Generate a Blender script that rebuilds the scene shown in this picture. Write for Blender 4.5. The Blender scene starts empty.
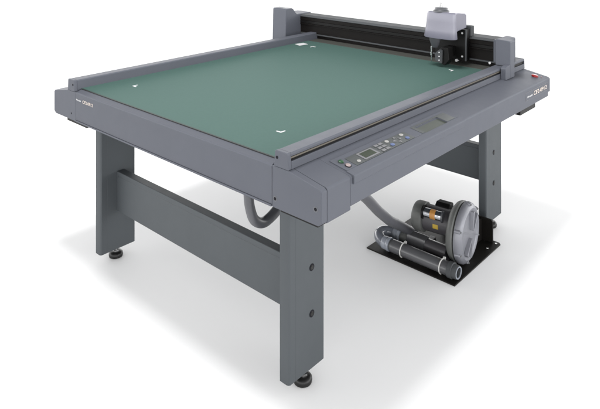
import bpy, bmesh, math, random
from mathutils import Vector, Matrix
random.seed(7)
S = bpy.context.scene
COL = S.collection
PI = math.pi

# ------------------------------------------------------------------ camera
cam_d = bpy.data.cameras.new('camera')
cam = bpy.data.objects.new('camera', cam_d); COL.objects.link(cam)
TH = 0.735123727
cam.location = (-1.56482, -1.31770, 1.78141)
cam.rotation_euler = (PI/2, 0, TH - PI/2)
cam_d.sensor_fit = 'HORIZONTAL'; cam_d.sensor_width = 36.0
cam_d.lens = 36.0*609.28/600
cam_d.shift_x = -0.00035
cam_d.shift_y = -(204.5+73.36)/600
cam_d.clip_start = 0.05; cam_d.clip_end = 500
S.camera = cam

# ------------------------------------------------------------------ light: an added world glow, brightest low down, and two unseen soft boxes
w = bpy.data.worlds.new('World'); S.world = w; w.use_nodes = True
nt = w.node_tree
bg = nt.nodes['Background']; bg.inputs[1].default_value = 1.0
geo = nt.nodes.new('ShaderNodeNewGeometry')            # Incoming = direction; z gives the height in the world dome
sep = nt.nodes.new('ShaderNodeSeparateXYZ'); nt.links.new(geo.outputs['Incoming'], sep.inputs[0])
ab = nt.nodes.new('ShaderNodeMath'); ab.operation = 'ABSOLUTE'; nt.links.new(sep.outputs[2], ab.inputs[0])
ramp = nt.nodes.new('ShaderNodeMapRange'); ramp.interpolation_type = 'SMOOTHSTEP'
ramp.inputs['From Min'].default_value = 0.12; ramp.inputs['From Max'].default_value = 0.52
GLOW_LOW, GLOW_HIGH = 3.4, 0.30                                    # added glow: bright near the horizon to light upright faces, dimmer above
ramp.inputs['To Min'].default_value = GLOW_LOW; ramp.inputs['To Max'].default_value = GLOW_HIGH
nt.links.new(ab.outputs[0], ramp.inputs['Value'])
nt.links.new(ramp.outputs[0], bg.inputs[1])
bg.inputs[0].default_value = (1.0, 1.0, 1.0, 1)

def soft_box(name, loc, target, size, power, col=(1, 1, 1)):
    l = bpy.data.lights.new(name, 'AREA'); l.shape = 'RECTANGLE'
    l.size, l.size_y = size; l.energy = power; l.color = col
    o = bpy.data.objects.new(name, l); COL.objects.link(o)
    o.location = loc
    o.rotation_euler = (Vector(target)-Vector(loc)).to_track_quat('-Z', 'Y').to_euler()
    return o
soft_box('overhead_softbox', (0.05, 0.80, 5.4), (1.05, 0.95, 0), (1.35, 1.35), 150)
soft_box('front_softbox', (1.6, -4.6, 1.6), (1.0, 0.4, 0.6), (3.0, 2.4), 35, (0.95, 0.97, 1.0))

S.view_settings.view_transform = 'Standard'; S.view_settings.look = 'None'
S.view_settings.exposure = 0.79; S.view_settings.gamma = 1.0
S.view_settings.use_curve_mapping = False
S.render.engine = 'CYCLES'

# ------------------------------------------------------------------ materials
def lin(r, g, b):
    f = lambda c: (c/255)/12.92 if c/255 <= 0.04045 else ((c/255+0.055)/1.055)**2.4
    return (f(r), f(g), f(b), 1)

def mat(name, rgb, rough=0.5, metal=0.0, var=0.06, vscale=6.0, bump=0.0, bscale=400.0, spec=0.5, coat=0.0, rvar=0.06):
    m = bpy.data.materials.new(name); m.use_nodes = True
    nt = m.node_tree; N = nt.nodes; L = nt.links
    b = N['Principled BSDF']
    b.inputs['Metallic'].default_value = metal
    b.inputs['Specular IOR Level'].default_value = spec
    b.inputs['Coat Weight'].default_value = coat
    tc = N.new('ShaderNodeTexCoord')
    n = N.new('ShaderNodeTexNoise'); n.inputs['Scale'].default_value = vscale; n.inputs['Detail'].default_value = 5
    L.new(tc.outputs['Object'], n.inputs['Vector'])
    r = N.new('ShaderNodeMapRange')
    r.inputs['To Min'].default_value = 1-var; r.inputs['To Max'].default_value = 1+var
    L.new(n.outputs['Fac'], r.inputs['Value'])
    mx = N.new('ShaderNodeVectorMath'); mx.operation = 'SCALE'
    mx.inputs[0].default_value = rgb[:3]
    L.new(r.outputs[0], mx.inputs['Scale']); L.new(mx.outputs[0], b.inputs['Base Color'])
    r2 = N.new('ShaderNodeMapRange'); r2.inputs['To Min'].default_value = rough-rvar; r2.inputs['To Max'].default_value = rough+rvar
    n2 = N.new('ShaderNodeTexNoise'); n2.inputs['Scale'].default_value = vscale*3.1; n2.inputs['Detail'].default_value = 6
    L.new(tc.outputs['Object'], n2.inputs['Vector'])
    L.new(n2.outputs['Fac'], r2.inputs['Value']); L.new(r2.outputs[0], b.inputs['Roughness'])
    if bump:
        n3 = N.new('ShaderNodeTexNoise'); n3.inputs['Scale'].default_value = bscale; n3.inputs['Detail'].default_value = 2
        L.new(tc.outputs['Object'], n3.inputs['Vector'])
        bp = N.new('ShaderNodeBump'); bp.inputs['Strength'].default_value = bump; bp.inputs['Distance'].default_value = 0.001
        L.new(n3.outputs['Fac'], bp.inputs['Height']); L.new(bp.outputs[0], b.inputs['Normal'])
    return m

M = {}
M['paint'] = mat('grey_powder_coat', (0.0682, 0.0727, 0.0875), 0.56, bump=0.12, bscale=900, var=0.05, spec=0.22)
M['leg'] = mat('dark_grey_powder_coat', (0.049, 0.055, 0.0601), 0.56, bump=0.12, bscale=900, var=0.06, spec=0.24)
M['board'] = mat('green_cutting_mat', (0.0524, 0.0946, 0.0836), 0.68, spec=0.05, bump=0.14, bscale=1100, var=0.06, vscale=70.0, rvar=0.02)
M['edge'] = mat('mat_edge_gasket', (0.022, 0.024, 0.024), 0.6, spec=0.2)
M['bed_shade'] = mat('brown_grey_bed_shade', (0.052, 0.053, 0.048), 0.6, spec=0.08)  # bed end with the gantry beam's soft shade put into the colour
M['white'] = mat('white_vinyl', (0.522, 0.522, 0.529), 0.5)
M['letter'] = mat('cream_lettering_ink', (0.4698, 0.4111, 0.3654), 0.5)
M['plate'] = mat('label_foil', (0.0809, 0.0835, 0.0914), 0.3)
M['black'] = mat('black_anodised', (0.005, 0.0048, 0.0048), 0.40, var=0.15, vscale=20, spec=0.16)
M['char'] = mat('charcoal_extrusion', (0.0065, 0.0057, 0.0054), 0.42, var=0.1, vscale=14, spec=0.09)
M['belt'] = mat('tan_drive_belt', (0.100, 0.090, 0.075), 0.6, spec=0.2)
M['steel'] = mat('bright_steel', (0.5394, 0.5394, 0.5394), 0.22, metal=1.0)
M['cover'] = mat('lavender_grey_plastic', (0.1235, 0.1224, 0.1536), 0.30, bump=0.06, bscale=700, var=0.02)
M['dgrey'] = mat('dark_grey_plastic', (0.0435, 0.0452, 0.0505), 0.42, var=0.1)
M['mgrey'] = mat('mid_grey_plastic', (0.050, 0.053, 0.056), 0.7, spec=0.12)
M['membrane'] = mat('keypad_membrane', (0.0397, 0.0449, 0.0453), 0.35, var=0.03)
M['tray'] = mat('tray_olive_grey', (0.0385, 0.0452, 0.0373), 0.4)
M['lcd'] = mat('lcd_glass', (0.022, 0.030, 0.018), 0.35, spec=0.2)
M['key'] = mat('light_grey_keys', (0.1222, 0.1222, 0.129), 0.5)
M['keyw'] = mat('white_keys', (0.2524, 0.2487, 0.2379), 0.5)
M['keyb'] = mat('blue_keys', (0.0685, 0.0959, 0.1919), 0.5)
M['green'] = mat('green_button', (0.0157, 0.0566, 0.0244), 0.3)
M['pink'] = mat('pinkish_button', (0.2345, 0.1876, 0.1833), 0.4)
M['red'] = mat('red_button', (0.1988, 0.0074, 0.0082), 0.3)
M['hole'] = mat('screw_recess_black', (0.006, 0.006, 0.009), 0.6, spec=0.12)
M['rubber'] = mat('black_rubber', (0.006, 0.006, 0.006), 0.42, var=0.2, spec=0.3)
M['plateblk'] = mat('black_painted_steel', (0.0062, 0.0055, 0.0048), 0.5, bump=0.1, bscale=500, var=0.25, vscale=30, spec=0.14)
M['cast'] = mat('cast_aluminium_grey', (0.140, 0.143, 0.160), 0.40, metal=0.15, bump=0.25, bscale=350, var=0.10, vscale=25)
M['castdk'] = mat('darker_cast_grey', (0.0814, 0.0846, 0.0814), 0.5, bump=0.2, bscale=350, var=0.10, vscale=20)
M['motor'] = mat('motor_grey', (0.042, 0.040, 0.044), 0.4, var=0.06, vscale=18)
M['pipe'] = mat('dark_pvc_pipe', (0.062, 0.063, 0.067), 0.30, var=0.03, vscale=8, rvar=0.02)
M['elbow'] = mat('light_grey_pvc', (0.185, 0.200, 0.228), 0.24, var=0.06, vscale=20, rvar=0.03)
M['elbowdk'] = mat('grey_pvc_bend', (0.110, 0.118, 0.138), 0.16, var=0.06, vscale=20, rvar=0.03)
M['hose'] = mat('dark_grey_hose', (0.059, 0.0605, 0.0677), 0.36, var=0.08, vscale=14)
M['tie'] = mat('natural_nylon', (0.4315, 0.4315, 0.4176), 0.4)
M['alu'] = mat('polished_can', (0.5394, 0.5481, 0.5742), 0.2, metal=1.0)
M['amber'] = mat('amber_label', (0.3654, 0.174, 0.0435), 0.35, var=0.3, vscale=60)
M['yellow'] = mat('yellow_sticker', (0.3306, 0.2262, 0.0261), 0.5, var=0.2, vscale=60)
M['floor'] = mat('white_studio_floor', (0.88, 0.88, 0.88), 0.6, var=0.006, vscale=1.5, spec=0.2)

# ------------------------------------------------------------------ mesh builder
class MB:
    def __init__(s): s.bm = bmesh.new()
    def face(s, pts):
        return s.bm.faces.new([s.bm.verts.new(p) for p in pts])
    def box(s, x0, x1, y0, y1, z0, z1, f=None):
        c = [(x, y, z) for z in (z0, z1) for (x, y) in ((x0, y0), (x1, y0), (x1, y1), (x0, y1))]
        if f: c = [f(*p) for p in c]
        v = [s.bm.verts.new(p) for p in c]
        for q in ((3, 2, 1, 0), (4, 5, 6, 7), (0, 1, 5, 4), (1, 2, 6, 5), (2, 3, 7, 6), (3, 0, 4, 7)):
            s.bm.faces.new([v[i] for i in q])
        return s
    def prism(s, prof, axis, a, b, f=None):
        # prof: 2-D outline; axis: extrusion axis; X: (y,z), Y: (x,z), Z: (x,y)
        def P(p, t):
            q = {'X': (t, p[0], p[1]), 'Y': (p[0], t, p[1]), 'Z': (p[0], p[1], t)}[axis]
            return f(*q) if f else q
        A = [s.bm.verts.new(P(p, a)) for p in prof]; B = [s.bm.verts.new(P(p, b)) for p in prof]
        n = len(prof)
        s.bm.faces.new(A[::-1]); s.bm.faces.new(B)
        for i in range(n):
            j = (i+1) % n; s.bm.faces.new([A[i], A[j], B[j], B[i]])
        return s
    def lathe(s, c, axis, prof, n=48, cap=True, f=None):
        # prof: list of (t along axis, radius)
        ax = Vector({'X': (1, 0, 0), 'Y': (0, 1, 0), 'Z': (0, 0, 1)}[axis]) if isinstance(axis, str) else Vector(axis).normalized()
        u = ax.orthogonal().normalized(); v = ax.cross(u)
        rings = []
        for t, r in prof:
            ring = []
            for k in range(n):
                a = 2*PI*k/n
                p = Vector(c)+ax*t+(u*math.cos(a)+v*math.sin(a))*r
                ring.append(s.bm.verts.new(f(*p) if f else p))
            rings.append(ring)
        for A, B in zip(rings, rings[1:]):
            for k in range(n):
                j = (k+1) % n; s.bm.faces.new([A[k], A[j], B[j], B[k]])
        if cap:
            s.bm.faces.new(rings[0][::-1]); s.bm.faces.new(rings[-1])
        return s
    def cyl(s, p0, p1, r0, r1=None, n=32):
        d = Vector(p1)-Vector(p0)
        return s.lathe(p0, d, [(0, r0), (d.length, r0 if r1 is None else r1)], n)
    def tube(s, pts, r, n=20, cap=True, smooth=8, radii=None):
        P = [Vector(p) for p in pts]
        if smooth:
            Q = []
            E = [P[0]*2-P[1]]+P+[P[-1]*2-P[-2]]
            for i in range(1, len(E)-2):
                for k in range(smooth):
                    t = k/smooth; a, b, c, d = E[i-1], E[i], E[i+1], E[i+2]
                    Q.append(0.5*((2*b)+(c-a)*t+(2*a-5*b+4*c-d)*t*t+(-a+3*b-3*c+d)*t**3))
            Q.append(P[-1]); P = Q
        T = [(P[min(i+1, len(P)-1)]-P[max(i-1, 0)]).normalized() for i in range(len(P))]
        u = T[0].orthogonal().normalized(); rings = []
        for i, p in enumerate(P):
            u = (u-T[i]*u.dot(T[i])).normalized(); v = T[i].cross(u)
            rr = radii(i/(len(P)-1)) if radii else r
            rings.append([s.bm.verts.new(p+(u*math.cos(2*PI*k/n)+v*math.sin(2*PI*k/n))*rr) for k in range(n)])
        for A, B in zip(rings, rings[1:]):
            for k in range(n):
                j = (k+1) % n; s.bm.faces.new([A[k], A[j], B[j], B[k]])
        if cap: s.bm.faces.new(rings[0][::-1]); s.bm.faces.new(rings[-1])
        return s
    def build(s, name, m, parent=None, bevel=0.0, seg=2, smooth=None):
        bmesh.ops.recalc_face_normals(s.bm, faces=s.bm.faces)
        me = bpy.data.meshes.new(name); s.bm.to_mesh(me); s.bm.free()
        o = bpy.data.objects.new(name, me); COL.objects.link(o)
        me.materials.append(M[m])
        if parent is not None: o.parent = parent
        if smooth:
            for p in me.polygons: p.use_smooth = True
            me.set_sharp_from_angle(angle=math.radians(smooth))
        if bevel:
            b = o.modifiers.new('bevel', 'BEVEL'); b.width = bevel; b.segments = seg
            b.limit_method = 'ANGLE'; b.angle_limit = math.radians(28)
            b.use_clamp_overlap = True
            if not smooth:
                for p in me.polygons: p.use_smooth = True
            b.harden_normals = True
        return o

def thing(name, label, cat, loc=(0, 0, 0)):
    o = bpy.data.objects.new(name, None); COL.objects.link(o)
    o.location = loc; o['label'] = label; o['category'] = cat
    return o

def text(name, body, size, m, parent, loc, rx, ry, width, height, depth=0.0008, bold=0.0):
    """flat lettering as a mesh, fitted to width x height; rx, ry: the text's own x and y directions"""
    c = bpy.data.curves.new(name, 'FONT'); c.body = body; c.size = 1.0; c.extrude = 0.0; c.offset = bold
    t = bpy.data.objects.new(name, c); COL.objects.link(t)
    dg = bpy.context.evaluated_depsgraph_get()
    me = bpy.data.meshes.new_from_object(t.evaluated_get(dg))
    bpy.data.objects.remove(t); bpy.data.curves.remove(c)
    xs = [v.co.x for v in me.vertices]; ys = [v.co.y for v in me.vertices]
    x0, x1, y0, y1 = min(xs), max(xs), min(ys), max(ys)
    rx, ry, L0 = Vector(rx), Vector(ry), Vector(loc); nz = rx.cross(ry)
    for v in me.vertices:
        v.co = L0 + rx*((v.co.x-x0)/(x1-x0)*width) + ry*((v.co.y-y0)/(y1-y0)*height) + nz*depth
    me.materials.clear(); me.materials.append(M[m])
    o = bpy.data.objects.new(name, me); COL.objects.link(o); o.parent = parent
    return o

# ------------------------------------------------------------------ floor
fl = MB(); fl.face([(-60, -60, 0), (60, -60, 0), (60, 60, 0), (-60, 60, 0)])
floor = fl.build('floor', 'floor'); floor['kind'] = 'structure'

# ------------------------------------------------------------------ the flatbed cutter
LX, WY = 2.09, 1.905
ZD, ZT, YR0, YR1, ZR = 0.8948, 0.920, 0.153, 0.222, 0.979
KL = (ZT-ZD)/YR0
cut = thing('flatbed_cutter', 'large grey flatbed cutting plotter with green mat on four legs', 'cutting table', (0, 0, 0))

# table core under the mat
c = MB(); c.box(0.05, 2.04, 0.215, 1.69, 0.79, 0.924)
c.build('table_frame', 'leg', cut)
b = MB(); b.box(0.040, 1.845, 0.212, 1.694, 0.924, 0.932)
board = b.build('cutting_mat', 'board', cut)
g = MB(); g.box(0.033, 0.0398, 0.2365, 1.668, 0.924, 0.9335)
g.build('mat_edge', 'edge', board)

def flat_L(x, y, sx, sy, ln=0.030, wd=0.008, z0=0.9322, z1=0.9330):
    m_ = MB()
    xs = sorted((x, x+sx*ln)); ys = sorted((y, y+sy*wd)); m_.box(xs[0], xs[1], ys[0], ys[1], z0, z1)
    xs = sorted((x, x+sx*wd)); ys = sorted((y+sy*wd, y+sy*ln)); m_.box(xs[0], xs[1], ys[0], ys[1], z0, z1)
    return m_.build('corner_mark', 'white', board)
flat_L(0.243, 0.424, 1, 1); flat_L(0.243, 1.524, 1, -1); flat_L(1.716, 0.424, -1, 1); flat_L(1.700, 1.515, -1, -1)
pt = MB(); pt.face([(1.655, 1.600, 0.9328), (1.735, 1.588, 0.9328), (1.752, 1.652, 0.9328), (1.674, 1.664, 0.9328)])
pt.build('paper_patch', 'white', board)

# side beams (left face x=0; right one mirrored)
def side_beam(mirror):
    f = (lambda x, y, z: (LX-x, y, z)) if mirror else None
    s = MB()
    s.prism([(0.0, 0.778), (0.0, 0.9165), (0.0045, 0.9215), (0.031, 0.9300), (0.049, 0.923), (0.049, 0.774), (0.010, 0.774), (0.004, 0.778)], 'Y', 0.2358, 1.6692, f)
    o = s.build('side_beam', 'paint', cut, bevel=0.0015)
    l = MB(); l.box(-0.0035, 0.03, 0.2362, 1.6688, 0.7695, 0.7775, f)
    l.build('bottom_lip', 'paint', o, bevel=0.002)
    return o
lbeam = side_beam(False); rbeam = side_beam(True)

# the two long covers along x (front one carries the controls)
def cover(back):
    F = (lambda x, y, z: (x, WY-y, z)) if back else (lambda x, y, z: (x, y, z))
    prof = [(0.004, 0.786), (0.0, 0.790), (0.0, ZD-0.006), (0.006, ZD), (YR0, ZT), (0.232, ZT), (0.232, 0.786)]
    s = MB(); s.prism(prof, 'X', 0.160, LX-0.0305, F)
    name = 'back_cover' if back else 'front_cover'
    o = s.build(name, 'paint', cut, bevel=0.002)
    # deeper section by the left corner
    e = MB(); e.prism([(0.004, 0.7725), (0.0, 0.777), (0.0, ZD-0.006), (0.006, ZD), (YR0, ZT), (0.232, ZT), (0.232, 0.7725)], 'X', 0.0302, 0.1597, F)
    e.build('corner_section', 'paint', o, bevel=0.002)
    # end caps
    for xa, xb, zb in ((0.0, 0.0295, 0.769), (LX-0.0295, LX, 0.800)):
        k = MB()
        k.prism([(0.016, zb), (0.0, zb+0.012), (0.0, ZD-0.008), (0.010, ZD), (YR0, ZT), (0.235, ZT), (0.235, zb)], 'X', xa, xb, F)
        q = k.build('end_cap', 'paint', cut, bevel=0.003, seg=3)
        if xa == 0 and not back:
            for y, z in ((0.219, 0.803), (0.027, 0.824)):
                h = MB(); h.lathe(F(-0.0012, y, z), 'X', [(0, 0.0062), (0.002, 0.0062)], 20)
                h.build('screw', 'hole', q)
                h = MB(); h.lathe(F(-0.0006, y, z), 'X', [(0, 0.0095), (0.0012, 0.0095)], 24)
                h.build('screw_rim', 'plate', q)
    return o
fcov = cover(False); bcov = cover(True)

# guide rails
def rail(back):
    F = (lambda x, y, z: (x, WY-y, z)) if back else (lambda x, y, z: (x, y, z))
    s = MB()
    s.prism([(YR0, ZT+0.0005), (0.1545, 0.9490), (0.170, 0.9490), (0.170, 0.9660), (0.1555, 0.9660), (0.156, ZR-0.004), (0.160, ZR), (0.214, ZR), (0.219, ZR-0.004), (YR1, ZT+0.0005)], 'X', 0.0170, LX-0.001, F)
    o = s.build('guide_rail', 'paint', cut, bevel=0.0015)
    e = MB(); e.prism([(YR0-0.001, ZT+0.0005), (0.1555, ZR-0.003), (0.160, ZR+0.001), (0.2145, ZR+0.001), (0.219, ZR-0.003), (YR1+0.003, ZT+0.0005)], 'X', -0.001, 0.0165, F)
    k = e.build('rail_end', 'paint', o, bevel=0.003)
    e = MB(); e.prism([(YR0-0.001, ZT+0.0005), (0.1555, ZR-0.003), (0.160, ZR+0.001), (0.2145, ZR+0.001), (0.219, ZR-0.003), (YR1+0.003, ZT+0.0005)], 'X', LX-0.0009, LX+0.004, F)
    e.build('rail_end', 'paint', o, bevel=0.002)
    h = MB(); h.lathe(F(-0.0022, 0.208, 0.955), 'X', [(0, 0.0055), (0.002, 0.0055)], 18)
    h.build('screw', 'hole', o)
    t = MB(); t.box(0.018, 1.78, 0.1590, 0.1695, 0.9570, 0.9628, F)
    t.build('drive_belt', 'belt', o)
    t = MB(); t.box(0.0178, LX-0.0025, 0.1605, 0.1698, 0.9492, 0.9658, F)
    t.build('slot_liner', 'black', o)
    return o
rail(False); rail(True)

# control panel on the front cover -------------------------------------------------
def TL(x, y, h): return (x, y, ZD+KL*y+h)
pn = MB()
H = 0.0042
def slab(x0, x1, y0, y1, h0=-0.004, h1=H): pn.box(x0, x1, y0, y1, h0, h1, TL)
prof_front = [(-0.006, 0.864), (-0.0085, 0.868), (-0.0085, ZD-0.001), (-0.004, ZD+H-0.0012), (0.012, ZD+KL*0.012+H), (0.028, ZD+KL*0.028+H), (0.028, ZD-0.004), (-0.001, 0.864)]
pn.prism(prof_front, 'X', 0.170, 1.022)
slab(0.176, 0.722, 0.0281, 0.112); slab(0.912, 1.006, 0.0281, 0.112)
slab(0.7221, 0.9119, 0.084, 0.112)
panel = pn.build('control_panel', 'paint', cut, bevel=0.0025)
tr = MB(); tr.box(0.7225, 0.9115, 0.0285, 0.0835, -0.003, -0.0005, TL)
tray = tr.build('tool_tray', 'tray', panel)
tr = MB()
for x0, x1, y0, y1 in ((0.700, 0.7215, 0.030, 0.092), (0.9125, 0.985, 0.030, 0.092), (0.7216, 0.9124, 0.0845, 0.092)):
    tr.box(x0, x1, y0, y1, H+0.0002, H+0.0010, TL)
tr.build('tray_rim', 'membrane', panel)
ms = MB(); ms.box(0.236, 0.638, 0.0285, 0.0865, H+0.0002, H+0.0012, TL)
memb = ms.build('keypad_membrane', 'membrane', panel)
H2 = H+0.0014
def disc(name, x, y, r, m, parent, h=0.003, sx=1.0, base=H2):
    d = MB()
    prof = [(0, r), (h*0.7, r), (h, r*0.8)]
    n = 28; rings = []
    for t, rr in prof:
        rings.append([d.bm.verts.new(TL(x+math.cos(2*PI*k/n)*rr*sx, y+math.sin(2*PI*k/n)*rr, base+t)) for k in range(n)])
    for A, B in zip(rings, rings[1:]):
        for k in range(n):
            d.bm.faces.new([A[k], A[(k+1) % n], B[(k+1) % n], B[k]])
    d.bm.faces.new(rings[-1]); d.bm.faces.new(rings[0][::-1])
    return d.build(name, m, parent, smooth=40)
disc('start_button_rim', 0.204, 0.0785, 0.0125, 'membrane', panel, 0.0015, base=H+0.0002)
disc('start_button', 0.204, 0.0785, 0.0100, 'green', panel, 0.004, base=H+0.0018)
disc('stop_button_rim', 0.206, 0.047, 0.0125, 'hole', panel, 0.0012, base=H+0.0002)
disc('stop_button', 0.206, 0.047, 0.0098, 'pink', panel, 0.004, base=H+0.0016)
disc('button', 0.267, 0.0435, 0.0072, 'keyw', panel, 0.003, 1.25)
fr = MB(); fr.box(0.298, 0.392, 0.034, 0.0815, H2, H2+0.0012, TL)
frame = fr.build('display_frame', 'key', panel)
sc = MB(); sc.box(0.309, 0.380, 0.0415, 0.0745, H2+0.0014, H2+0.0020, TL)
sc.build('display_screen', 'lcd', panel)
for i, x in enumerate((0.424, 0.452)):
    for j, y in enumerate((0.038, 0.0575, 0.077)):
        kb = MB(); kb.box(x-0.0110, x+0.0110, y-0.0058, y+0.0058, H2, H2+0.0025, TL)
        kb.build('key', 'key', panel, bevel=0.001)
disc('button', 0.495, 0.0740, 0.0085, 'keyw', panel, 0.003, 1.2)
disc('button', 0.495, 0.0455, 0.0085, 'keyb', panel, 0.003, 1.3)
disc('button', 0.601, 0.0740, 0.0085, 'keyw', panel, 0.003, 1.3)
disc('button', 0.603, 0.0445, 0.0085, 'keyb', panel, 0.003, 1.3)
for dx, dy in ((0.020, 0), (-0.020, 0), (0, 0.0165), (0, -0.0165)):
    a = MB(); x, y = 0.548+dx, 0.0580+dy
    p = Vector((dx, dy)).normalized(); q = Vector((-p.y, p.x))
    P3 = [(x+p.x*0.010, y+p.y*0.008), (x+q.x*0.009-p.x*0.006, y+q.y*0.008-p.y*0.005), (x-q.x*0.009-p.x*0.006, y-q.y*0.008-p.y*0.005)]
    a.prism(P3, 'Z', H2, H2+0.002, TL)
    a.build('arrow_key', 'key', panel)

# emergency stop and right-hand label
disc('emergency_button', 2.003, 0.056, 0.0185, 'red', cut, 0.009, base=0.0006)
disc('indicator_light', 2.03, 0.028, 0.0035, 'red', cut, 0.002, base=0.0006)
lb = MB()
x0, x1, z0, z1, t = 1.725, 2.050, 0.827, 0.8715, 0.0012
for A in ((x0, x1, z0, z0+t), (x0, x1, z1-t, z1), (x0, x0+t, z0+t+0.0001, z1-t-0.0001), (x1-t, x1, z0+t+0.0001, z1-t-0.0001)):
    lb.box(A[0], A[1], -0.0008, 0.001, A[2], A[3])
lb.build('label_frame', 'key', fcov)
text('maker_lettering', 'Mimaki', 1, 'white', fcov, (1.742, 0, 0.8405), (1, 0, 0), (0, 0, 1), 0.078, 0.0105, 0.0014, 0.02)
text('model_lettering', 'CF2-0912', 1, 'letter', fcov, (1.838, 0, 0.8375), (1, 0, 0), (0, 0, 1), 0.195, 0.0235, 0.0014, 0.022)
# left-hand label
text('maker_lettering', 'Mimaki', 1, 'white', lbeam, (0, 1.661, 0.8815), (0, -1, 0), (0, 0, 1), 0.047, 0.0085, 0.0014, 0.02)
text('model_lettering', 'CF2-0912', 1, 'letter', lbeam, (0, 1.597, 0.8775), (0, -1, 0), (0, 0, 1), 0.104, 0.0165, 0.0014, 0.02)
hs = MB(); hs.lathe((-0.001, 1.714, 0.803), 'X', [(0, 0.0045), (0.0015, 0.0045)], 16); hs.build('screw', 'hole', bcov)

# black pads between the covers and the legs
for xa, xb, ya, yb, zt in ((0.006, 0.06, 0.022, 0.197, 0.7685), (0.004, 0.30, 1.565, 1.765, 0.7685), (1.685, 1.895, 0.012, 0.220, 0.7855), (1.70, 1.985, 1.60, 1.765, 0.7855)):
    p = MB(); p.box(xa, xb, ya, yb, 0.7615 if yb < 0.2 else 0.757, zt)
    p.build('foot_pad', 'black', cut)

# legs -----------------------------------------------------------------------------
def leg(x0, y0, sy, mx):
    """x0: outer x edge, y0: outer y face, sy: +1 grows to +y; mx: mirror fold"""
    x1, d = 0.2100, 0.0467
    prof = [(0.0, d), (0.0, 0.012), (0.003, 0.004), (0.009, 0.0), (0.0370, 0.0), (0.0378, 0.0007), (0.0388, 0.0007), (0.0396, 0.0), (0.203, 0.0), (0.2075, 0.0025), (x1, 0.008), (x1, d)]
    F = lambda x, y, z: (x0+(x if not mx else x1-x), y0+sy*y, z)
    s = MB(); s.prism(prof, 'Z', 0.0505, 0.790, F)
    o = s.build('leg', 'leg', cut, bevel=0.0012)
    cx, cy = x0+x1/2, y0+sy*d/2
    f = MB()
    f.lathe((cx, cy, 0), 'Z', [(0.0, 0.030), (0.003, 0.0355), (0.012, 0.0375), (0.022, 0.036), (0.029, 0.029), (0.030, 0.020)], 36)
    ft = f.build('foot', 'rubber', o, smooth=40)
    st = MB(); st.lathe((cx, cy, 0), 'Z', [(0.0302, 0.019), (0.038, 0.019), (0.0385, 0.010), (0.060, 0.010)], 6)
    st.build('foot_stem', 'steel', o)
    return o
LG = []
for x0, mx in ((0.1054, False), (1.777, False)):
    for y0, sy in ((0.2507, 1), (1.6075, 1)):
        o = leg(x0, y0, sy, mx); LG.append((o, x0, y0))
for o, x0, y0 in LG:
    if y0 < 1:
        for z in (0.4465, 0.265):
            bx = x0+0.132 if x0 < 1 else x0+0.100
            h = MB(); h.lathe((bx, y0-0.0012, z), 'Y', [(0, 0.0140), (0.003, 0.0140)], 28); r_ = h.build('bolt', 'hole', o)
            h = MB(); h.lathe((bx, y0-0.0030, z), 'Y', [(0, 0.0085), (0.0016, 0.0100)], 6); h.build('bolt', 'rubber', o)

# stretchers between the legs of a side
def stretcher(x, dx):
    s = MB()
    F = lambda a, y, z: (x+a*dx, y, z)
    s.prism([(0, 0.258), (0, 0.4425), (0.0015, 0.4435), (0.0015, 0.4455), (0, 0.4465), (0, 0.4665), (0.002, 0.4685), (0.044, 0.4685), (0.044, 0.258)], 'Y', 0.2980, 1.6070, F)
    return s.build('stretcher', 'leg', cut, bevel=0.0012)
stretcher(0.202, 1); stretcher(1.874, 1)

# gantry ---------------------------------------------------------------------------
X0 = 1.936
gb = MB()
gb.prism([(X0, 0.9585), (X0, 0.9660), (X0+0.010, 0.9700), (X0+0.012, 1.0850), (X0-0.001, 1.0880), (X0-0.001, 1.0920), (X0+0.004, 1.0950), (X0+0.010, 1.1035), (2.048, 1.1035), (2.048, 0.9585)], 'Y', 0.2515, 1.848)
beam = gb.build('gantry_beam', 'mgrey', cut, bevel=0.001)
ch = MB()
ch.prism([(X0+0.001, 0.9705), (X0+0.006, 0.9720), (X0+0.006, 1.0290), (X0-0.002, 1.0310), (X0-0.002, 1.0380), (X0+0.009, 1.0400), (X0+0.009, 1.0600), (X0+0.001, 1.0620), (X0+0.001, 1.0855), (X0+0.0118, 1.0848), (X0+0.0118, 0.9710)], 'Y', 0.252, 1.8475)
ch.build('black_channel', 'char', beam, bevel=0.0008)
sk = MB(); sk.box(X0+0.001, X0+0.0058, 0.2525, 1.847, 1.0410, 1.0600); sk.build('channel_slot', 'black', beam)
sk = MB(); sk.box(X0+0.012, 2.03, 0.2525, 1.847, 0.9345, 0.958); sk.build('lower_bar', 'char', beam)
bd = MB(); bd.box(1.8455, 2.035, 0.228, 1.676, 0.9245, 0.9335); bd.build('bed_shade_strip', 'bed_shade', cut, bevel=0.001)  # strip beyond the mat, coloured dark for the shade under the beam
# near column
nc = MB()
nc.prism([(0.192, 0.9805), (0.192, 1.104), (0.196, 1.110), (0.246, 1.114), (0.251, 1.110), (0.251, 0.9805)], 'X', 1.8725, 2.052)
col1 = nc.build('gantry_column', 'paint', cut, bevel=0.004, seg=3)
sd = MB()
sd.prism([(0.122, 0.9165), (0.122, 1.120), (0.126, 1.127), (0.205, 1.131), (0.210, 1.127), (0.210, 0.9812), (0.1525, 0.9812), (0.1525, 0.9165)], 'X', 1.812, 1.872)
sd.prism([(1.750, 0.9165), (1.750, 0.980), (1.768, 0.990), (1.8118, 0.994), (1.8118, 0.9165)], 'Y', 0.1225, 0.1525)
sd.build('column_front', 'paint', col1, bevel=0.003)
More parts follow.
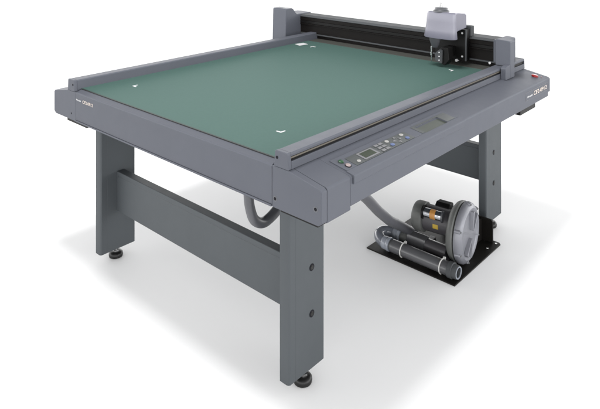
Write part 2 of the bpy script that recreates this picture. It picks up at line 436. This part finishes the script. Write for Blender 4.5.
# far column: taller motor housing with a step down to the back
fc = MB()
fc.prism([(1.768, 0.800), (1.778, 1.150), (1.786, 1.158), (1.846, 1.158), (1.858, 1.152), (1.892, 1.116), (1.905, 1.1085), (2.060, 1.1085), (2.066, 1.102), (2.066, 0.800)], 'Y', 1.849, 1.988)
fc.build('gantry_column', 'paint', cut, bevel=0.005, seg=3)

# tool head
hd = MB()
hd.box(1.874, 1.9335, 0.432, 0.640, 0.960, 1.150)
hd.box(1.8005, 1.8738, 0.500, 0.540, 0.985, 1.045)
head = hd.build('tool_head', 'black', cut, bevel=0.002)
hp = MB(); hp.box(1.870, 1.882, 0.4235, 0.4315, 0.960, 1.150); hp.build('side_plate', 'mgrey', head, bevel=0.001)
# front hood: bowed front, narrowing to the top
hc = MB()
def hood_ring(z, y0, y1, xf, xb, bow, rad, n=7):
    pts = []
    m_ = 14
    for i in range(m_+1):
        t = i/m_; y = y0+(y1-y0)*t
        e = min(t, 1-t)*(y1-y0)
        rnd = 0 if e > rad else rad-math.sqrt(max(0, rad*rad-(rad-e)**2))
        pts.append((xf - bow*(1-(2*t-1)**2) + rnd, y, z))
    pts += [(xb, y1, z), (xb, y0, z)]
    return pts
rings = []
for z, g_, in ((1.112, 0.000), (1.116, -0.002), (1.16, 0.004), (1.21, 0.009), (1.255, 0.012), (1.265, 0.015), (1.269, 0.021)):
    rings.append([hc.bm.verts.new(p) for p in hood_ring(z, 0.414+g_*0.6, 0.620-g_, 1.700+g_*0.9, 1.738, 0.016, 0.014)])
for A, B in zip(rings, rings[1:]):
    n = len(A)
    for k in range(n): hc.bm.faces.new([A[k], A[(k+1) % n], B[(k+1) % n], B[k]])
hc.bm.faces.new(rings[0][::-1]); hc.bm.faces.new(rings[-1])
hood = hc.build('head_hood', 'cover', head, smooth=38)
rh = MB()
rh.prism([(1.7385, 1.135), (1.7385, 1.258), (1.80, 1.262), (1.885, 1.252), (1.9045, 1.240), (1.9065, 1.158), (1.80, 1.150)], 'Y', 0.4385, 0.585)
rh.build('head_housing', 'cover', head, bevel=0.006, seg=3)
bk = MB(); bk.box(1.9335, 1.975, 0.4225, 0.600, 1.1042, 1.166); bk.build('rear_bracket', 'mgrey', head, bevel=0.003)
kn = MB(); kn.lathe((1.742, 0.522, 1.2685), 'Z', [(0, 0.050), (0.006, 0.049), (0.012, 0.041), (0.013, 0.040), (0.022, 0.039), (0.026, 0.031)], 28); kn.build('top_knob', 'dgrey', head, smooth=40)
kn = MB(); kn.lathe((1.742, 0.522, 1.2945), 'Z', [(0, 0.009), (0.010, 0.009), (0.012, 0.006), (0.022, 0.006), (0.024, 0.0035), (0.034, 0.0035)], 14); kn.build('knob_pin', 'steel', head, smooth=40)
# pen barrel, pin and clamp block under the hood
pb = MB(); pb.lathe((1.745, 0.566, 1.112), 'Z', [(0, 0.034), (-0.020, 0.033), (-0.050, 0.024), (-0.066, 0.016)], 28); pb.build('tool_barrel', 'dgrey', head, smooth=40)
pb = MB(); pb.lathe((1.745, 0.590, 1.048), 'Z', [(0, 0.006), (-0.036, 0.006), (-0.038, 0.0085), (-0.052, 0.0085), (-0.055, 0.004), (-0.080, 0.004), (-0.096, 0.001)], 16); pb.build('cutting_tool', 'steel', head, smooth=40)
cb = MB()
cb.prism([(0.548, 0.962), (0.556, 0.985), (0.556, 1.020), (0.520, 1.050), (0.478, 1.054), (0.470, 0.980), (0.500, 0.944)], 'X', 1.742, 1.800)
cb.build('clamp_block', 'black', head, bevel=0.003)
cb = MB(); cb.prism([(0.556, 0.968), (0.560, 1.012), (0.522, 1.042), (0.510, 1.036), (0.512, 0.956)], 'X', 1.728, 1.7415)
cb.build('clamp_face', 'mgrey', head, bevel=0.002)
for y, z in ((0.452, 1.128), (0.452, 0.985)):
    q = MB(); q.lathe((1.8725, y, z), 'X', [(0, 0.0062), (0.003, 0.0062)], 14); q.build('screw', 'white', head)
q = MB(); q.lathe((1.865, 0.487, 0.957), 'X', [(0, 0.0085), (0.02, 0.0085)], 14); q.build('screw', 'white', head)
for z in (1.022, 0.998, 0.975):
    q = MB(); q.lathe((1.7262, 0.528, z), 'X', [(0, 0.004), (0.003, 0.004)], 12); q.build('screw', 'white', head)
q = MB(); q.lathe((1.928, 0.300, 0.9585), 'X', [(0, 0.0075), (0.006, 0.0075)], 14); q.build('screw', 'white', beam)

# ------------------------------------------------------------------ vacuum hose
hz = thing('vacuum_hose', 'dark grey suction hose hanging in a loop under the table down to the blower', 'hose', (0.6, 0.45, 0.0))
inv = Vector((-0.6, -0.45, 0))
hp_ = [(0.082, 0.45, 0.795), (0.084, 0.45, 0.735), (0.094, 0.45, 0.665), (0.118, 0.45, 0.610), (0.165, 0.45, 0.583), (0.215, 0.45, 0.592), (0.275, 0.45, 0.620), (0.36, 0.447, 0.652), (0.48, 0.44, 0.660), (0.60, 0.433, 0.628), (0.70, 0.427, 0.570), (0.782, 0.42, 0.511), (0.845, 0.43, 0.463), (0.909, 0.44, 0.408), (0.975, 0.45, 0.350), (1.051, 0.46, 0.290), (1.125, 0.472, 0.235), (1.203, 0.484, 0.188), (1.28, 0.495, 0.140), (1.355, 0.505, 0.092), (1.41, 0.51, 0.065)]
h = MB(); h.tube([Vector(p)+inv for p in hp_], 0.0225, 24, radii=lambda t: 0.0190+0.0065*min(1, t*1.6))
h.build('hose', 'hose', hz, smooth=60)
kc = MB(); kc.cyl(Vector((0.082, 0.45, 0.762))+inv, Vector((0.082, 0.45, 0.7735))+inv, 0.026); kc.build('hose_clamp', 'dgrey', hz, smooth=40)

# ------------------------------------------------------------------ vacuum blower on its base plate
bl = thing('vacuum_blower', 'grey ring blower with pipes strapped on a black steel plate under the table', 'blower', (1.45, 0.40, 0))
O = Vector((-1.45, -0.40, 0))
class LB(MB):
    def build(s, *a, **k):
        for v in s.bm.verts: v.co += O
        return MB.build(s, *a, **k)
class RB(LB):                       # blower unit: turned a few degrees on its plate
    def pre(s, v): return v
    def build(s, *a, **k):
        R = Matrix.Rotation(math.radians(7), 4, 'Z'); c_ = Vector((1.425, 0.40, 0))
        for v in s.bm.verts: v.co = R @ (s.pre(v.co)-c_) + c_
        return LB.build(s, *a, **k)
class DB(RB):
    def pre(s, v): return Vector((AX+(v.x-AX)*0.925, v.y-0.018, AZ+(v.z-AZ)*0.925))
class QB(RB):
    def pre(s, v): return Vector((AX-0.010+(v.x-AX)*0.83, v.y-0.022, AZ+0.040+(v.z-AZ)*0.83))
class KB(RB):
    def pre(s, v): return v+Vector((-0.046, -0.024, 0.010))
bp_ = LB()
bp_.prism([(1.183, 0.136), (1.712, 0.136), (1.724, 0.148), (1.724, 0.672), (1.183, 0.672)], 'Z', 0.0, 0.007)
plate = bp_.build('base_plate', 'plateblk', bl, bevel=0.0015)
br = LB()
br.prism([(0.172, 0.0075), (0.172, 0.125), (0.180, 0.136), (0.46, 0.136), (0.46, 0.0075)], 'X', 1.690, 1.700)
br.build('bracket', 'plateblk', bl, bevel=0.002)
br = LB(); br.box(1.640, 1.6895, 0.235, 0.46, 0.0075, 0.128); br.build('control_box', 'plateblk', bl, bevel=0.003)
for x, y in ((1.623, 0.171), (1.703, 0.158)):
    q = LB(); q.lathe((x, y, 0.0072), 'Z', [(0, 0.008), (0.004, 0.007)], 6); q.build('bolt', 'steel', plate)
q = LB(); q.lathe((1.6885, 0.245, 0.117), 'X', [(0, 0.005), (0.0015, 0.005)], 12); q.build('bolt', 'steel', bl)

AX, AZ = 1.400, 0.157
hs = DB()   # front cover disc
hs.lathe((AX, 0.2, AZ), 'Y', [(-0.004, 0.020), (-0.002, 0.060), (0.0, 0.118), (-0.006, 0.126), (-0.008, 0.140), (0.000, 0.154), (0.010, 0.164), (0.026, 0.168), (0.032, 0.166), (0.033, 0.150)], 72)
disc_o = hs.build('housing_cover', 'cast', bl, smooth=35)
ring = DB()   # rear half of the ring housing
ring.lathe((AX, 0.2, AZ), 'Y', [(0.0335, 0.150), (0.038, 0.150), (0.040, 0.162), (0.046, 0.167), (0.056, 0.166), (0.070, 0.158), (0.081, 0.142), (0.088, 0.115), (0.090, 0.080)], 72)
ring.build('housing', 'castdk', bl, smooth=35)
# raised ribs and lugs on the cover
def rib(a0, r0, r1, wd0, wd1, h=0.009):
    m_ = DB(); d_ = Vector((math.cos(a0), 0, math.sin(a0))); n_ = Vector((-math.sin(a0), 0, math.cos(a0)))
    c0 = Vector((AX, 0.197, AZ)); B = []
    for y, k in ((0.002, 1.0), (-h, 0.55)):
        B.append([m_.bm.verts.new(c0+Vector((0, y, 0))+d_*r+n_*w_*k) for r, w_ in ((r0, -wd0), (r1, -wd1), (r1, wd1), (r0, wd0))])
    for k in range(4): m_.bm.faces.new([B[0][k], B[0][(k+1) % 4], B[1][(k+1) % 4], B[1][k]])
    m_.bm.faces.new(B[0][::-1]); m_.bm.faces.new(B[1])
    return m_.build('rib', 'cast', disc_o, bevel=0.0015)
for deg, wa in ((58, 0.012), (92, 0.014), (238, 0.014), (272, 0.012)):
    rib(math.radians(deg-12), 0.022, 0.122, 0.006, wa, 0.018)
for deg in (75, 255):
    rib(math.radians(deg-12), 0.070, 0.120, 0.004, 0.028, 0.007)
rib(math.radians(-24), 0.0, 0.165, 0.003, 0.003, 0.004); rib(math.radians(156), 0.0, 0.165, 0.003, 0.003, 0.004)
for deg in (-24, 36, 84, 156, 204, 264):
    a_ = math.radians(deg)
    q = DB(); q.lathe((AX+0.160*math.cos(a_), 0.198, AZ+0.160*math.sin(a_)), 'Y', [(0, 0.008), (0.002, 0.010), (0.030, 0.013)], 18); q.build('lug', 'cast', disc_o, smooth=40)
    q = DB(); q.lathe((AX+0.160*math.cos(a_), 0.1935, AZ+0.160*math.sin(a_)), 'Y', [(0, 0.0045), (0.005, 0.005)], 6); q.build('bolt', 'castdk', disc_o)
# motor
mo = QB()
mo.lathe((AX-0.008, 0, AZ-0.008), 'Y', [(0.285, 0.076), (0.287, 0.082), (0.436, 0.082), (0.438, 0.076)], 48)
motor = mo.build('motor', 'motor', bl, smooth=35)
cw = QB()
cw.lathe((AX-0.012, 0, AZ-0.010), 'Y', [(0.4385, 0.088), (0.441, 0.094), (0.486, 0.094), (0.498, 0.086), (0.502, 0.070), (0.503, 0.02)], 48)
cw.build('fan_cowl', 'castdk', bl, smooth=35)
tb = KB(); tb.prism([(1.446, 0.195), (1.450, 0.248), (1.470, 0.262), (1.520, 0.254), (1.530, 0.195)], 'Y', 0.322, 0.400); tb.build('terminal_box', 'black', bl, bevel=0.003)
# capacitor clipped to the motor's shoulder
cc = KB(); cc.lathe((1.378, 0, 0.228), 'Y', [(0.329, 0.021), (0.330, 0.0255), (0.362, 0.0255)], 28); cc.build('capacitor', 'alu', bl, smooth=40)
cc = KB(); cc.lathe((1.378, 0, 0.228), 'Y', [(0.3625, 0.0258), (0.392, 0.0258)], 28); cc.build('capacitor_label', 'amber', bl, smooth=40)
cc = KB(); cc.lathe((1.378, 0, 0.228), 'Y', [(0.3925, 0.0255), (0.428, 0.0255), (0.430, 0.020)], 28); cc.build('capacitor', 'alu', bl, smooth=40)
cc = KB(); cc.lathe((1.378, 0, 0.228), 'Y', [(0.4305, 0.036), (0.437, 0.037)], 28); cc.build('capacitor_clip', 'black', bl, smooth=40)  # clip widened in black to stand for the dark recess behind the capacitor
cc = KB(); cc.lathe((1.378, 0, 0.228), 'Y', [(0.320, 0.029), (0.3285, 0.031)], 28); cc.build('capacitor_clip', 'dgrey', bl, smooth=40)
sv = QB()
a0 = math.radians(176)
for k in range(4):
    a1, a2 = a0+k*0.09, a0+(k+1)*0.09; r_ = 0.0828
    f1 = Vector((AX-0.008+r_*math.cos(a1), 0, AZ-0.008+r_*math.sin(a1))); f2 = Vector((AX-0.008+r_*math.cos(a2), 0, AZ-0.008+r_*math.sin(a2)))
    sv.face([f1+Vector((0, .345, 0)), f2+Vector((0, .345, 0)), f2+Vector((0, .375, 0)), f1+Vector((0, .375, 0))])
sv.build('sticker', 'yellow', motor)
# feet of the blower
for y in (0.275, 0.37):
    fb = RB(); fb.prism([(1.345, 0.0075), (1.36, 0.085), (1.40, 0.085), (1.43, 0.0075)], 'Y', y, y+0.03); fb.build('mounting_foot', 'motor', bl, bevel=0.003)
# outlet line under the motor: silencer block and tube into the housing
mx_ = LB()
mx_.prism([(1.318, 0.018), (1.311, 0.055), (1.321, 0.090), (1.362, 0.098), (1.380, 0.060), (1.375, 0.018)], 'Y', 0.385, 0.500)
mx_.build('silencer', 'pipe', bl, bevel=0.004)
tu = LB(); tu.lathe((1.345, 0, 0.056), 'Y', [(0.262, 0.036), (0.384, 0.036)], 32); tu.build('outlet_tube', 'motor', bl, smooth=40)
# pipe along the plate
px, pz, pr = 1.237, 0.0430, 0.0340
pp = LB(); pp.lathe((px, 0, pz), 'Y', [(0.196, pr), (0.535, pr)], 40); pipe = pp.build('pipe', 'pipe', bl, smooth=40)
pe = LB(); pe.lathe((px, 0, pz), 'Y', [(0.170, 0.022), (0.146, 0.024), (0.144, 0.031), (0.148, 0.0335), (0.170, 0.0345), (0.172, 0.0395), (0.1955, 0.0395)], 40); pe.build('pipe_end', 'mgrey', bl, smooth=35)
pe = LB(); pe.lathe((px, 0, pz), 'Y', [(0.1465, 0.0242), (0.142, 0.0255), (0.142, 0.030), (0.1460, 0.0315)], 40, cap=False); pe.build('pipe_rim', 'elbow', bl, smooth=35)
pe = LB(); pe.lathe((px, 0, pz), 'Y', [(0.1685, 0.0215), (0.1695, 0.0215)], 30); pe.build('pipe_bore', 'black', bl)
qx, qz = 1.345, 0.048
for name, x, z, y0, y1, r_, m_ in (('coupling', px, pz, 0.5355, 0.548, 0.0280, 'castdk'), ('coupling', px, pz, 0.5485, 0.564, 0.0365, 'elbow'), ('coupling', px, pz, 0.5645, 0.594, 0.0340, 'elbow'), ('coupling', qx, qz, 0.5645, 0.594, 0.0340, 'elbow'), ('coupling', qx, qz, 0.5485, 0.564, 0.0365, 'elbow'), ('coupling', qx, qz, 0.5005, 0.548, 0.0280, 'castdk')):
    k = LB(); k.lathe((x, 0, z), 'Y', [(y0, r_*0.95), (y0+0.003, r_), (y1-0.003, r_), (y1, r_*0.95)], 36); k.build(name, m_, bl, smooth=35)
el = []
for i in range(13):
    a_ = PI*i/12; mid = (px+qx)/2; R = (qx-px)/2
    el.append((mid-R*math.cos(a_), 0.592+R*1.05*math.sin(a_), pz+(qz-pz)*i/12+0.012*math.sin(a_)))
e_ = LB(); e_.tube(el, 0.0305, 32, smooth=3); e_.build('pipe_bend', 'elbowdk', bl, smooth=60)
# nylon ties over the pipe
for y in (0.235, 0.468):
    t_ = LB(); R = pr+0.0022; P0 = []
    for i in range(23):
        a_ = math.radians(-62 + 290*i/22) if False else math.radians(40+205*i/22)
        P0.append((px+R*math.cos(a_), y, pz+R*math.sin(a_)))
    t_.tube(P0, 0.0032, 8, smooth=0); tie = t_.build('cable_tie', 'tie', bl, smooth=60)
    t_ = LB(); t_.box(px+0.016, px+0.028, y-0.006, y+0.006, pz+0.026, pz+0.039); t_.build('tie_head', 'tie', tie, bevel=0.002)
